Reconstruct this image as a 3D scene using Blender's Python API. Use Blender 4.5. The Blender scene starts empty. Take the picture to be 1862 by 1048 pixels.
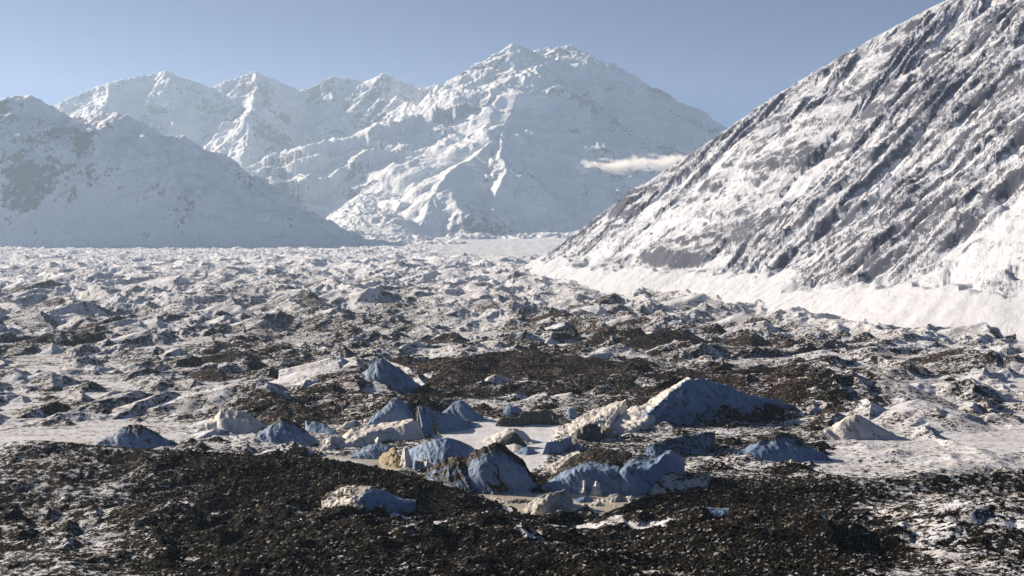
import bpy, bmesh, math, random
import numpy as np
from mathutils import Vector
R = math.radians
rng = np.random.default_rng(7); random.seed(7)
scene = bpy.context.scene
COL = scene.collection

# ------------------------------------------------------------------ camera, light, exposure
F, H, CX, HY = 2465.0, 120.0, 931.0, 420.0        # focal length (photo px), eye height (m), optical centre, level row
cam_d = bpy.data.cameras.new('camera'); cam = bpy.data.objects.new('camera', cam_d); COL.objects.link(cam)
cam.location = (0, 0, H); cam.rotation_euler = (R(90), 0, 0)
cam_d.sensor_width = 36; cam_d.lens = F/1862*36; cam_d.shift_y = -104/1862
cam_d.clip_start = 1; cam_d.clip_end = 120000
scene.camera = cam
SUN_EL, SUN_AZ = 22.0, -60.0                       # azimuth from the view axis (+Y), negative = left
sd = Vector((math.sin(R(SUN_AZ))*math.cos(R(SUN_EL)), math.cos(R(SUN_AZ))*math.cos(R(SUN_EL)), math.sin(R(SUN_EL))))
world = bpy.data.worlds.new('World'); scene.world = world; world.use_nodes = True
wt = world.node_tree
sky = wt.nodes.new('ShaderNodeTexSky'); sky.sky_type = 'NISHITA'; sky.sun_disc = False
sky.sun_elevation = R(SUN_EL); sky.sun_rotation = R(SUN_AZ)
sky.altitude = 2500; sky.air_density = 0.30; sky.dust_density = 0.2; sky.ozone_density = 3.0
bg = wt.nodes['Background']; bg.inputs[1].default_value = 0.05
wt.links.new(sky.outputs[0], bg.inputs[0])
sun_d = bpy.data.lights.new('sun', 'SUN'); sun_d.energy = 5.0; sun_d.angle = R(0.5); sun_d.color = (1.0, 0.84, 0.66)
sun = bpy.data.objects.new('sun', sun_d); COL.objects.link(sun)
sun.rotation_euler = sd.to_track_quat('Z', 'Y').to_euler()
sun.location = (-400, 300, 900)
scene.view_settings.view_transform = 'Standard'; scene.view_settings.look = 'None'
scene.view_settings.exposure = 1.0; scene.view_settings.gamma = 1.0
scene.render.engine = 'CYCLES'
scene.cycles.use_denoising = True
scene.cycles.max_bounces = 5; scene.cycles.diffuse_bounces = 2; scene.cycles.glossy_bounces = 2
scene.cycles.volume_bounces = 3; scene.cycles.transparent_max_bounces = 6

# ------------------------------------------------------------------ numpy noise
def _hash(ix, iy, iz, seed):
    h = (ix.astype(np.int64)*374761393 + iy.astype(np.int64)*668265263 + iz*2147483647 + seed*974634777) & 0xffffffff
    h = ((h ^ (h >> 13))*1274126177) & 0xffffffff
    return (h ^ (h >> 16)) & 0xffff
_ang = np.linspace(0, 2*np.pi, 65536, endpoint=False)
_GX = np.cos(_ang).astype(np.float32); _GY = np.sin(_ang).astype(np.float32)
def perlin(x, y, seed=0):
    xi = np.floor(x); yi = np.floor(y); xf = (x-xi).astype(np.float32); yf = (y-yi).astype(np.float32)
    xi = xi.astype(np.int64); yi = yi.astype(np.int64)
    def g(dx, dy):
        h = _hash(xi+dx, yi+dy, 0, seed)
        return _GX[h]*(xf-dx) + _GY[h]*(yf-dy)
    u = xf*xf*xf*(xf*(xf*6-15)+10); v = yf*yf*yf*(yf*(yf*6-15)+10)
    a = g(0, 0); b = g(1, 0); c = g(0, 1); d = g(1, 1)
    return ((a+u*(b-a)) + v*((c+u*(d-c))-(a+u*(b-a))))*1.5
def fbm(x, y, o=4, seed=0, gain=0.5):
    s = 0; a = 1.0; t = 0
    for k in range(o):
        s = s + a*perlin(x*2**k, y*2**k, seed+k*17); t += a; a *= gain
    return s/t
def ridged(x, y, o=4, seed=0, gain=0.5):
    s = 0; a = 1.0; t = 0
    for k in range(o):
        s = s + a*(1-np.abs(perlin(x*2**k, y*2**k, seed+k*13))*1.6); t += a; a *= gain
    return s/t
def sstep(a, b, x):
    t = np.clip((x-a)/(b-a), 0, 1); return t*t*(3-2*t)
def P(px, py, Y): return np.array(((px-CX)/F*Y, Y, H+(HY-py)/F*Y))
def Yz(py, z=0.0): return (H-z)*F/(py-HY)

def ridge_eval(X, Y, pts, kf, kb):
    """height of a ridge over the plan: crest polyline pts (px, py, Y), front / back slope"""
    W = np.array([P(*p) for p in pts])
    best = np.full(X.shape, -1e9, np.float32); bd = np.zeros(X.shape, np.float32); bs = np.zeros(X.shape, np.float32)
    s0 = 0.0
    for a, b in zip(W[:-1], W[1:]):
        e = b[:2]-a[:2]; L2 = e@e; L = math.sqrt(L2)
        t = np.clip(((X-a[0])*e[0]+(Y-a[1])*e[1])/L2, 0, 1)
        dx = X-(a[0]+t*e[0]); dy = Y-(a[1]+t*e[1])
        d = np.sqrt(dx*dx+dy*dy)
        side = (e[0]*dy-e[1]*dx)
        if e[0] < 0: side = -side
        k = np.where(side < 0, kf, kb)
        z = a[2]+t*(b[2]-a[2]) - k*d
        m = z > best
        best = np.where(m, z, best); bd = np.where(m, d, bd); bs = np.where(m, s0+t*L, bs)
        s0 += L
    return best, bd, bs
def poly_sd(u, v, poly):
    """signed distance (negative inside)"""
    d = np.full(u.shape, 1e9); ins = np.zeros(u.shape, bool)
    n = len(poly)
    for i in range(n):
        ax, ay = poly[i]; bx, by = poly[(i+1) % n]
        ex, ey = bx-ax, by-ay
        t = np.clip(((u-ax)*ex+(v-ay)*ey)/(ex*ex+ey*ey), 0, 1)
        d = np.minimum(d, np.hypot(u-ax-t*ex, v-ay-t*ey))
        c = (ay > v) != (by > v)
        with np.errstate(divide='ignore', invalid='ignore'):
            xx = ax+(v-ay)*(bx-ax)/((by-ay) if by != ay else 1e-9)
        ins ^= c & (u < xx)
    return np.where(ins, -d, d)

# ------------------------------------------------------------------ mesh helpers
def tag(o, label=None, cat=None, group=None, kind=None):
    if label: o['label'] = label
    if cat: o['category'] = cat
    if group: o['group'] = group
    if kind: o['kind'] = kind
    return o
def grid_mesh(name, X, Y, Z, mat, attrs=None, smooth=True, parent=None, flip=False):
    nr, nc = X.shape
    me = bpy.data.meshes.new(name)
    co = np.stack([X, Y, Z], -1).reshape(-1, 3).astype(np.float32)
    idx = np.arange(nr*nc, dtype=np.int32).reshape(nr, nc)
    q = np.stack([idx[:-1, :-1], idx[:-1, 1:], idx[1:, 1:], idx[1:, :-1]], -1).reshape(-1, 4)
    if flip: q = q[:, ::-1]
    me.vertices.add(len(co)); me.vertices.foreach_set('co', co.ravel())
    me.loops.add(q.size); me.loops.foreach_set('vertex_index', np.ascontiguousarray(q).ravel())
    me.polygons.add(len(q)); me.polygons.foreach_set('loop_start', np.arange(0, q.size, 4, dtype=np.int32))
    me.polygons.foreach_set('use_smooth', np.full(len(q), smooth))
    for k, v in (attrs or {}).items():
        a = me.attributes.new(k, 'FLOAT', 'POINT'); a.data.foreach_set('value', v.reshape(-1).astype(np.float32))
    me.update(); me.validate()
    me.materials.append(mat)
    o = bpy.data.objects.new(name, me); COL.objects.link(o)
    if parent: o.parent = parent
    return o

# ------------------------------------------------------------------ materials
class NT:
    def __init__(s, name):
        s.m = bpy.data.materials.new(name); s.m.use_nodes = True; s.t = s.m.node_tree
        s.b = s.t.nodes['Principled BSDF']
    def n(s, typ, **kw):
        nd = s.t.nodes.new(typ)
        for k, v in kw.items(): setattr(nd, k, v)
        return nd
    def put(s, sock, v):
        if isinstance(v, bpy.types.NodeSocket): s.t.links.new(v, sock)
        elif isinstance(v, tuple) and len(v) == 3 and sock.type == 'RGBA': sock.default_value = (*v, 1)
        else: sock.default_value = v
    def math(s, op, a, b=0.0, c=0.0):
        nd = s.n('ShaderNodeMath', operation=op)
        s.put(nd.inputs[0], a); s.put(nd.inputs[1], b); s.put(nd.inputs[2], c); return nd.outputs[0]
    def mix(s, f, a, b):
        nd = s.n('ShaderNodeMix', data_type='RGBA')
        s.put(nd.inputs[0], f); s.put(nd.inputs[6], a); s.put(nd.inputs[7], b); return nd.outputs[2]
    def pos(s, sc=(1, 1, 1), rot=(0, 0, 0)):
        g = s.n('ShaderNodeNewGeometry'); mp = s.n('ShaderNodeMapping')
        s.t.links.new(g.outputs['Position'], mp.inputs[0]); mp.inputs['Scale'].default_value = sc
        mp.inputs['Rotation'].default_value = rot
        return mp.outputs[0]
    def noise(s, vec, scale, detail=4, rough=0.55, dist=0.0):
        nd = s.n('ShaderNodeTexNoise'); s.put(nd.inputs['Vector'], vec)
        nd.inputs['Scale'].default_value = scale; nd.inputs['Detail'].default_value = detail
        nd.inputs['Roughness'].default_value = rough; nd.inputs['Distortion'].default_value = dist
        return nd.outputs['Fac']
    def voro(s, vec, scale, out='Distance'):
        nd = s.n('ShaderNodeTexVoronoi'); s.put(nd.inputs['Vector'], vec); nd.inputs['Scale'].default_value = scale
        return nd.outputs[out]
    def ss(s, x, a, b):
        nd = s.n('ShaderNodeMapRange', interpolation_type='SMOOTHSTEP'); s.put(nd.inputs[0], x)
        nd.inputs[1].default_value = a; nd.inputs[2].default_value = b; return nd.outputs[0]
    def attr(s, name):
        nd = s.n('ShaderNodeAttribute', attribute_name=name); return nd.outputs['Fac']
    def nz(s):
        g = s.n('ShaderNodeNewGeometry'); x = s.n('ShaderNodeSeparateXYZ'); s.t.links.new(g.outputs['Normal'], x.inputs[0])
        return x.outputs[2]
    def bump(s, h, strength, dist):
        nd = s.n('ShaderNodeBump'); s.put(nd.inputs['Height'], h); s.put(nd.inputs['Strength'], strength)
        nd.inputs['Distance'].default_value = dist
        s.t.links.new(nd.outputs[0], s.b.inputs['Normal'])

SNOW = (0.70, 0.745, 0.84)
def mat_glacier():
    s = NT('snow_and_debris'); p = s.pos()
    deb = s.attr('debris')
    n1 = s.noise(p, 0.35, 5, 0.62); n2 = s.noise(p, 1.3, 3, 0.6); n0 = s.noise(p, 0.07, 6, 0.68)
    nn0 = s.math('MULTIPLY', s.math('SUBTRACT', n0, 0.5), 0.9)
    nn = s.math('ADD', s.math('MULTIPLY', s.math('SUBTRACT', n1, 0.5), 1.5), s.math('MULTIPLY', s.math('SUBTRACT', n2, 0.5), 1.0))
    fac = s.ss(s.math('ADD', s.math('ADD', deb, nn), nn0), 0.44, 0.58)
    cell = s.n('ShaderNodeTexVoronoi'); s.put(cell.inputs['Vector'], p); cell.inputs['Scale'].default_value = 0.75
    sep = s.n('ShaderNodeSeparateColor'); s.t.links.new(cell.outputs['Color'], sep.inputs[0])
    rock = s.mix(sep.outputs[0], (0.003, 0.0027, 0.0022), (0.012, 0.010, 0.007))
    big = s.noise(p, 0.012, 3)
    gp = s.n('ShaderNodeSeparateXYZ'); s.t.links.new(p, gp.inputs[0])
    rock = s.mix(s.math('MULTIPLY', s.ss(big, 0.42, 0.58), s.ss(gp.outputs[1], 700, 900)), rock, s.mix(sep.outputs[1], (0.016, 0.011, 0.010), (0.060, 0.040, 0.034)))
    light = s.math('MULTIPLY', s.math('GREATER_THAN', sep.outputs[2], 0.93), 0.55)
    rock = s.mix(light, rock, (0.20, 0.18, 0.15))
    snow = s.mix(s.ss(s.noise(p, 0.06, 4), 0.35, 0.7), SNOW, (0.60, 0.60, 0.62))
    s.put(s.b.inputs['Base Color'], s.mix(fac, snow, rock))
    s.b.inputs['Roughness'].default_value = 0.85
    s.b.inputs['Specular IOR Level'].default_value = 0.04
    h = s.math('ADD', s.math('MULTIPLY', cell.outputs['Distance'], s.math('MULTIPLY', fac, 1.0)), s.math('MULTIPLY', n2, 0.5))
    s.bump(h, 0.8, 0.9)
    return s.m
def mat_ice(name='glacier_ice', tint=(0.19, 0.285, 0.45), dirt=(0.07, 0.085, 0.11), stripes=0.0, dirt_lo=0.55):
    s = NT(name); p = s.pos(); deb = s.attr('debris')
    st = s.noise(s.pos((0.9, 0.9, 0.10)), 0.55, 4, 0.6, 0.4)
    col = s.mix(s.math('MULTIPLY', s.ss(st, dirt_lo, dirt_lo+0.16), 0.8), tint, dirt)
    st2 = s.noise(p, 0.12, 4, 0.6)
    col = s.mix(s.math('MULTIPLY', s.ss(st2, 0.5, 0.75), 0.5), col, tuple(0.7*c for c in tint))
    wv = s.n('ShaderNodeTexWave', wave_type='BANDS', bands_direction='DIAGONAL'); s.put(wv.inputs['Vector'], s.pos((1, .6, .5), (0.2, 0.5, 0.9)))
    wv.inputs['Scale'].default_value = 0.11; wv.inputs['Distortion'].default_value = 14; wv.inputs['Detail'].default_value = 4; wv.inputs['Detail Scale'].default_value = 0.6
    col = s.mix(s.math('MULTIPLY', s.math('MULTIPLY', s.ss(wv.outputs['Fac'], 0.80, 0.97), s.ss(st2, 0.42, 0.6)), 0.6), col, dirt)
    if stripes:
        w = s.n('ShaderNodeTexWave', wave_type='BANDS'); s.put(w.inputs['Vector'], s.pos((1, 1, 1), (0.3, R(38), R(25))))
        w.inputs['Scale'].default_value = 0.42; w.inputs['Distortion'].default_value = 2.5; w.inputs['Detail'].default_value = 3
        col = s.mix(s.math('MULTIPLY', s.ss(w.outputs['Fac'], 0.5, 0.9), stripes), col, (0.10, 0.10, 0.095))
    n1 = s.noise(p, 0.5, 5, 0.62); n2 = s.noise(p, 1.6, 3, 0.6)
    nn = s.math('ADD', s.math('MULTIPLY', s.math('SUBTRACT', n1, 0.5), 1.3), s.math('MULTIPLY', s.math('SUBTRACT', n2, 0.5), 0.8))
    fac = s.ss(s.math('ADD', deb, nn), 0.46, 0.56)
    cell = s.n('ShaderNodeTexVoronoi'); s.put(cell.inputs['Vector'], p); cell.inputs['Scale'].default_value = 0.8
    sep = s.n('ShaderNodeSeparateColor'); s.t.links.new(cell.outputs['Color'], sep.inputs[0])
    rock = s.mix(sep.outputs[0], (0.006, 0.005, 0.0045), (0.040, 0.033, 0.026))
    rock = s.mix(s.math('MULTIPLY', s.math('GREATER_THAN', sep.outputs[2], 0.9), 0.5), rock, (0.25, 0.23, 0.2))
    s.put(s.b.inputs['Base Color'], s.mix(fac, col, rock))
    s.b.inputs['Roughness'].default_value = 0.6; s.b.inputs['Specular IOR Level'].default_value = 0.15
    h = s.math('ADD', s.math('MULTIPLY', cell.outputs['Distance'], fac), s.math('ADD', s.math('MULTIPLY', n2, 0.25), s.math('MULTIPLY', st, 0.6)))
    s.bump(h, 0.7, 0.8)
    return s.m
def mat_mountain(name, sc, lo, hi, rockc, nsc, rock_amt, snow=(0.84, 0.86, 0.90)):
    s = NT(name); p = s.pos()
    n1 = s.noise(p, nsc, 6, 0.65); n2 = s.noise(p, nsc*4.5, 4, 0.6)
    nz = s.nz(); rk = s.attr('rock')
    v = s.math('ADD', s.math('MULTIPLY', s.math('SUBTRACT', 1.0, nz), 1.0), s.math('MULTIPLY', s.math('SUBTRACT', n1, 0.5), 0.9))
    v = s.math('ADD', v, s.math('MULTIPLY', s.math('SUBTRACT', n2, 0.5), 0.7))
    v = s.math('ADD', v, s.math('MULTIPLY', s.math('SUBTRACT', rk, 0.5), rock_amt))
    fac = s.ss(v, lo, hi)
    rock = s.mix(s.noise(p, nsc*7, 3), rockc, tuple(c*2.2 for c in rockc))
    s.put(s.b.inputs['Base Color'], s.mix(fac, snow, rock))
    s.b.inputs['Roughness'].default_value = 0.85; s.b.inputs['Specular IOR Level'].default_value = 0.2
    s.bump(s.math('ADD', s.math('ADD', n2, s.math('MULTIPLY', s.noise(p, nsc*16, 3), .35)), s.math('MULTIPLY', n1, 1.2)), 0.5, sc)
    return s.m
def mat_rock(name, a, b):
    s = NT(name); p = s.pos()
    oi = s.n('ShaderNodeNewGeometry').outputs['Random Per Island']
    c = s.mix(oi, a, b)
    c = s.mix(s.math('MULTIPLY', s.math('GREATER_THAN', s.math('FRACT', s.math('MULTIPLY', oi, 37.7)), 0.88), 0.8), c, (0.23, 0.21, 0.18))
    c = s.mix(s.math('MULTIPLY', s.ss(s.nz(), 0.75, 0.95), s.ss(s.noise(p, 0.15, 3), 0.55, 0.65)), c, SNOW)
    s.put(s.b.inputs['Base Color'], c); s.b.inputs['Roughness'].default_value = 0.9; s.b.inputs['Specular IOR Level'].default_value = 0.05
    s.bump(s.noise(p, 2.0, 4), 0.6, 0.3)
    return s.m
def mat_water():
    s = NT('silty_water'); p = s.pos()
    n = s.noise(p, 0.05, 4, 0.55)
    s.put(s.b.inputs['Base Color'], s.mix(s.ss(n, 0.35, 0.7), (0.60, 0.56, 0.48), (0.50, 0.465, 0.40)))
    s.b.inputs['Roughness'].default_value = 0.10
    s.bump(s.noise(p, 0.8, 3), 0.15, 0.15)
    return s.m
M_GL = mat_glacier()
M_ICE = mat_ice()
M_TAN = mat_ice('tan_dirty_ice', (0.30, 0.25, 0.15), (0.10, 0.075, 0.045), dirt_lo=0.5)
M_DARK = mat_ice('dirty_ice_and_cave_shade', (0.10, 0.115, 0.11), (0.035, 0.035, 0.03), dirt_lo=0.45)  # dirty dark ice; on the two caves its dark colour stands for shade
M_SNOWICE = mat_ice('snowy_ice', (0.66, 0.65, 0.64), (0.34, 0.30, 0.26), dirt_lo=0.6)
M_BERG = mat_ice('striped_ice', (0.50, 0.52, 0.50), (0.20, 0.20, 0.19), stripes=0.5)
M_FAR = mat_mountain('snowy_mountain', 25.0, 0.30, 0.50, (0.04, 0.045, 0.06), 0.006, 0.9)
M_WALL = mat_mountain('snowy_rock_slope', 5.0, 0.22, 0.46, (0.055, 0.061, 0.085), 0.11, 0.9, (0.64, 0.68, 0.77))
M_ROCK = mat_rock('dark_rock', (0.003, 0.0027, 0.0022), (0.020, 0.017, 0.012))
M_WATER = mat_water()

# ------------------------------------------------------------------ the glacier: one sheet from the moraine to the mountain foot
POND = [(862, 894), (930, 897), (1060, 899), (1172, 900), (1180, 908), (1120, 925), (1075, 945), (1030, 953), (965, 951), (930, 935), (895, 915)]
BAY = [(560, 832), (640, 831), (700, 835), (730, 840), (740, 850), (700, 858), (640, 850), (560, 846)]
POOL = [(1222, 947), (1300, 945), (1310, 955), (1232, 956)]
RIDGES = [  # crest (px, py, Y), front slope, back slope, debris level, roughness
    ([(60, 800, 610), (300, 818, 605), (591, 835, 600), (640, 840, 595), (700, 853, 590), (740, 866, 585), (800, 878, 580), (850, 895, 575), (900, 929, 563), (955, 956, 552)], 0.24, 0.6, 1.0, 1.0),
    ([(-100, 930, 520), (300, 940, 515), (591, 958, 510), (660, 948, 510), (760, 946, 511), (860, 952, 512), (960, 968, 510), (1060, 972, 508), (1180, 962, 515), (1272, 964, 515), (1500, 950, 515), (1950, 930, 520)], 0.05, 0.45, 0.98, 1.0),
    ([(1062, 956, 552), (1100, 938, 563), (1155, 909, 588), (1200, 898, 597), (1272, 892, 603), (1500, 882, 612), (1900, 850, 640)], 0.3, 0.6, 1.0, 0.8),
    ([(420, 705, 900), (591, 716, 895), (660, 716, 885), (725, 724, 860), (770, 748, 848), (850, 772, 842)], 0.35, 0.5, 0.62, 1.0),
    ([(540, 695, 1020), (600, 668, 1050), (645, 648, 1070), (654, 670, 1025), (672, 702, 980)], 0.3, 0.62, 0.36, 0.8),
    ([(660, 660, 1110), (700, 654, 1110), (742, 668, 1080), (772, 698, 1010)], 0.45, 0.6, 0.40, 0.8),
    ([(735, 720, 975), (790, 690, 1020), (850, 655, 1110), (880, 642, 1150), (960, 637, 1160), (1000, 646, 1150), (1040, 655, 1140), (1100, 668, 1110), (1160, 680, 1080), (1272, 676, 1090), (1400, 668, 1110), (1600, 672, 1110)], 0.15, 0.5, 0.80, 1.4),
    ([(1030, 668, 1130), (1075, 645, 1200), (1110, 640, 1230), (1160, 652, 1210)], 0.5, 0.4, 0.35, 0.8),
    ([(1180, 745, 905), (1272, 720, 930), (1400, 700, 960), (1700, 690, 980)], 0.25, 0.4, 0.52, 1.0),
    ([(1120, 812, 775), (1200, 800, 790), (1272, 792, 800), (1450, 780, 810)], 0.25, 0.3, 0.6, 1.0),
    ([(880, 700, 1000), (960, 694, 1010), (1060, 690, 1020), (1160, 684, 1030), (1290, 682, 1030), (1500, 676, 1040)], 0.22, 0.3, 0.74, 1.3),
    ([(880, 735, 920), (960, 728, 935), (1060, 722, 945), (1130, 712, 960)], 0.16, 0.3, 0.56, 1.2),
    ([(780, 735, 915), (830, 722, 935), (880, 728, 930), (910, 742, 905)], 0.4, 0.3, 0.40, 1.0),
]
U = np.r_[np.linspace(-620, -66, 110), np.linspace(-60, 1930, 1650), np.linspace(1936, 2480, 110)]; NCOL = len(U)
Yr = [372.0]
while Yr[-1] < 15500:
    y = Yr[-1]
    Yr.append(y*(1+np.interp(y, [372, 650, 1000, 1500, 4000, 9000, 15500], [.00115, .0011, .0014, .0020, .0035, .0065, .012])))
Yr = np.array(Yr)
gu, gy = np.meshgrid(U, Yr); gx = (gu-CX)/F*gy; gv = HY+H*F/gy
def build_glacier():
    side = sstep(330, 760, np.abs(gu-931.0)+150*fbm(gx/75, gy/95, 4, 19)+40*fbm(gx/14, gy/16, 2, 29))
    amp_c = np.interp(gy, [372, 520, 560, 640, 950, 1080, 1350, 4000, 9000, 15000], [.42, .34, .14, .10, .20, .50, .95, 1, .85, .5])
    amp_s = np.interp(gy, [372, 560, 900, 1350, 4000, 9000, 15000], [.45, .40, .6, .9, 1, .85, .5])
    amp = amp_c*(1-side)+amp_s*side
    wx = gx+22*perlin(gx/130, gy/130, 3); wy = gy+22*perlin(gx/130, gy/130, 5)
    far = np.interp(gy, [1500, 6000], [1.0, 2.2])
    hum = 26*(ridged(wx/(95*far), wy/(120*far), 4, 11, 0.45)-0.62) + 9*fbm(wx/(48*far), wy/(60*far), 3, 31)
    hum = hum*np.interp(gy, [1500, 6000], [1.0, 1.35])
    fine = 0.9*fbm(gx/11, gy/13, 4, 51, 0.6)
    base = np.interp(gy, [372, 470, 540, 556, 570, 1000, 1200, 8000, 15500], [13, 10.5, 7, 1.5, 0.7, 1.0, 2.0, 0.0, 75]) + np.interp(gy, [7000, 11500, 15500], [0, 28, 40])
    sf = sstep(-60, 40, 125-np.abs(gu-925-30*fbm(gy/700, gx/500, 2, 15)))*sstep(5200, 7500, gy)
    amp = amp*(1-.72*sf)*(0.75+0.75*np.clip(fbm(gx/330, gy/420, 3, 17)+.3, 0, 1))
    z = base + hum*amp + (1-.75*sf)*(2.3*(ridged(wx/26, wy/34, 4, 91, .6)-.62)+1.3*fbm(gx/30, gy/22, 3, 93))*np.interp(gy, [372, 560, 640, 1000, 1300, 2500, 8000], [.5, .35, .3, .6, 1, 1.7, 2.5]) + (1-.9*sf)*fine*np.interp(gy, [372, 560, 600, 1000, 1400, 8000], [1.0, .8, .35, .5, 1.5, 3])
    deb = np.interp(gv, [430, 462, 500, 560, 620, 650, 720, 760, 850, 870, 880, 1100], [.0, .13, .28, .38, .47, .50, .60, .60, .58, .75, .96, .98])
    deb = deb + np.interp(gy, [900, 1400, 7000], [0, .30, .22])*fbm(gx/150+gy/2600, gy/2300, 3, 23) - .3*sf
    rough = 0.55*(ridged(gx/9, gy/9, 3, 77)-0.5)+0.5*fbm(gx/3.2, gy/3.2, 2, 87)
    sgn = 1-0.75*side
    near = gy < 1600
    X = gx[near].reshape(-1, NCOL); Yn = gy[near].reshape(-1, NCOL); nr = X.shape[0]
    zz = z[:nr].copy(); dd = deb[:nr].copy()
    for pts, kf, kb, dl, rg in RIDGES:
        wob = 3.4*fbm(X/30, Yn/34, 4, 203)
        h, d, s = ridge_eval(X, Yn, pts, kf, kb)
        h = h + wob*np.minimum(1, d/10)+0.7*fbm(X/12, Yn/12, 3, 211)*rg
        w = sstep(-1.2, 1.2, h-zz)
        k = 1.0
        m = np.maximum(h, zz)+0.15*np.exp(-np.abs(h-zz)/0.6)
        zz = m; dd = dd*(1-w)+dl*w
    z[:nr] = zz; deb[:nr] = dd
    # sharp ice-cored hummocks: gentle left flank, steep right flank
    rr = np.random.default_rng(21)
    for k in range(700):
        v = 466+(775-466)*rr.random()**0.8; u = rr.uniform(-60, 1930); hs = 1.0
        if k >= 560: v = rr.uniform(962, 1046); hs = .55
        elif k >= 420:
            v = rr.uniform(690, 765) if k % 2 else rr.uniform(765, 860); u = rr.uniform(591, 1290) if k % 2 else rr.uniform(1120, 1500); hs = .5
            if k % 4 == 0: u = rr.uniform(300, 640)
        elif v > 690 and abs(u-931) < 345: continue
        if 640 < v < 690 and 640 < u < 1272: hs = .5
        Y0 = Yz(v); x0 = (u-CX)/F*Y0; hh = hs*rr.uniform(3, 11)*np.interp(Y0, [900, 3000], [.85, 1.9]); ln = hh*rr.uniform(1.5, 4.5)
        a = rr.uniform(-.7, .9); ex, ey = math.sin(a), -math.cos(a)
        Rr = hh*8+ln
        i0, i1 = np.searchsorted(Yr, [Y0-Rr, Y0+Rr]); j0, j1 = np.searchsorted(U, [CX+(x0-Rr)*F/Y0, CX+(x0+Rr)*F/Y0])
        if i1-i0 < 3 or j1-j0 < 3: continue
        sl = (slice(i0, i1), slice(j0, j1)); xx = gx[sl]; yy = gy[sl]
        wpx = xx+hh*.5*perlin(xx/hh/1.6, yy/hh/1.6, 700+k); wpy = yy+hh*.5*perlin(xx/hh/1.6, yy/hh/1.6, 1100+k)
        t = (wpx-x0)*ex+(wpy-Y0)*ey; tc = np.clip(t, 0, ln)
        dx = wpx-x0-tc*ex; dy = wpy-Y0-tc*ey; d = np.hypot(dx, dy)
        right = (ex*dy-ey*dx) > 0
        kr = rr.uniform(.55, .85); kl = rr.uniform(.22, .36)
        zc = z[np.searchsorted(Yr, Y0)-1, min(max(np.searchsorted(U, u), 0), NCOL-1)]+hh
        h = zc-(.35 if k % 3 else .15)*tc-np.where(right, kr, kl)*d
        w = sstep(-.6, .6, h-z[sl]); z[sl] = np.maximum(z[sl], h)
        deb[sl] = deb[sl]*(1-w)+np.clip(deb[sl]+rr.uniform(-.2, .3)-.1*right, 0, 1)*w
    # frozen flats between the ice mounds, and basins of the ponds
    flat = poly_sd(gu[:nr], gv[:nr], [(830, 772), (1010, 772), (1010, 800), (985, 850), (960, 858), (850, 850), (800, 840), (790, 800)])
    f = sstep(12, -12, flat); z[:nr] = z[:nr]*(1-f)+(0.6+0.9*np.maximum(fbm(X/11, Yn/13, 4, 401), -.3))*f; deb[:nr] *= (1-f)
    for poly in (POND, BAY, POOL):
        sdist = poly_sd(gu[:nr], gv[:nr], poly)
        w = sstep(5, -3, sdist); z[:nr] = z[:nr]*(1-w) - 2.2*w
        deb[:nr] = deb[:nr]*(1-0.3*sstep(8, 0, sdist))
    dry = np.minimum(np.minimum(poly_sd(gu[:nr], gv[:nr], POND), poly_sd(gu[:nr], gv[:nr], BAY)), poly_sd(gu[:nr], gv[:nr], POOL))
    low = 0.35+0.5*sstep(2, 25, dry)+0.25*fbm(gx[:nr]/6, gy[:nr]/6, 2, 409)
    z[:nr] = np.where(dry > 1.5, np.maximum(z[:nr], low), z[:nr])
    for uc, vc, ru, rv, dp in ((735, 972, 30, 7, 2.2), (1055, 988, 44, 9, 2.6), (1185, 992, 40, 10, 2.4), (655, 990, 30, 7, 1.8), (1120, 965, 30, 6, 1.6), (880, 995, 30, 7, 1.6)):
        q = (((gu[:nr]-uc+14*perlin(X/9, Yn/9, 421))/ru)**2+((gv[:nr]-vc)/rv)**2); w = np.exp(-q)
        z[:nr] -= dp*w; deb[:nr] -= 1.0*w
    q = poly_sd(gu[:nr], gv[:nr]*1.0, [(872, 906), (880, 905), (932, 944), (922, 946), (895, 930)])
    deb[:nr] -= .75*sstep(3, -3, q+3*perlin(X/4, Yn/4, 431))
    # steep ground sheds its snow, hollows keep it
    gz = np.gradient(z, axis=0)/np.gradient(gy, axis=0)
    gxs = np.gradient(z, axis=1)/np.maximum(np.gradient(gx, axis=1), 1e-3)
    slope = np.hypot(gz, gxs)
    mid = 0.9*fbm(gx/70, gy/90, 4, 61)+0.5*fbm(gx/17, gy/24, 3, 65)
    deb = deb + 0.22*mid*np.interp(deb, [0, .2, .8, 1], [.6, 1, 1.0, 1.2]) + 0.28*np.clip(slope-0.25, -0.15, 0.7)
    hollow = sstep(0.22, 0.5, fbm(gx/26, gy/20, 4, 71))*(gy < 560)
    deb = deb - hollow*0.55
    deb = deb*(1-side*0.36*sstep(1500, 900, gy)) 
    z = z + rough*sstep(0.35, 0.8, deb)*np.interp(gy, [500, 1200, 3000], [1.0, 1.0, 1.6])
    return z, deb
GZ, GD = build_glacier()
print('glacier', GZ.shape)
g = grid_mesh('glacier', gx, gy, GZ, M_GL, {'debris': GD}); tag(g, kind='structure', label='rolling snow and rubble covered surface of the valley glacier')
def gsample(A, x, y):
    u = CX+x*F/y
    c = np.clip(np.interp(u, U, np.arange(NCOL)), 0, NCOL-1.001)
    r = np.clip(np.interp(y, Yr, np.arange(len(Yr))), 0, len(Yr)-1.001)
    ci = c.astype(int); ri = r.astype(int); cf = c-ci; rf = r-ri
    return (A[ri, ci]*(1-cf)+A[ri, ci+1]*cf)*(1-rf)+(A[ri+1, ci]*(1-cf)+A[ri+1, ci+1]*cf)*rf
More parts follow.
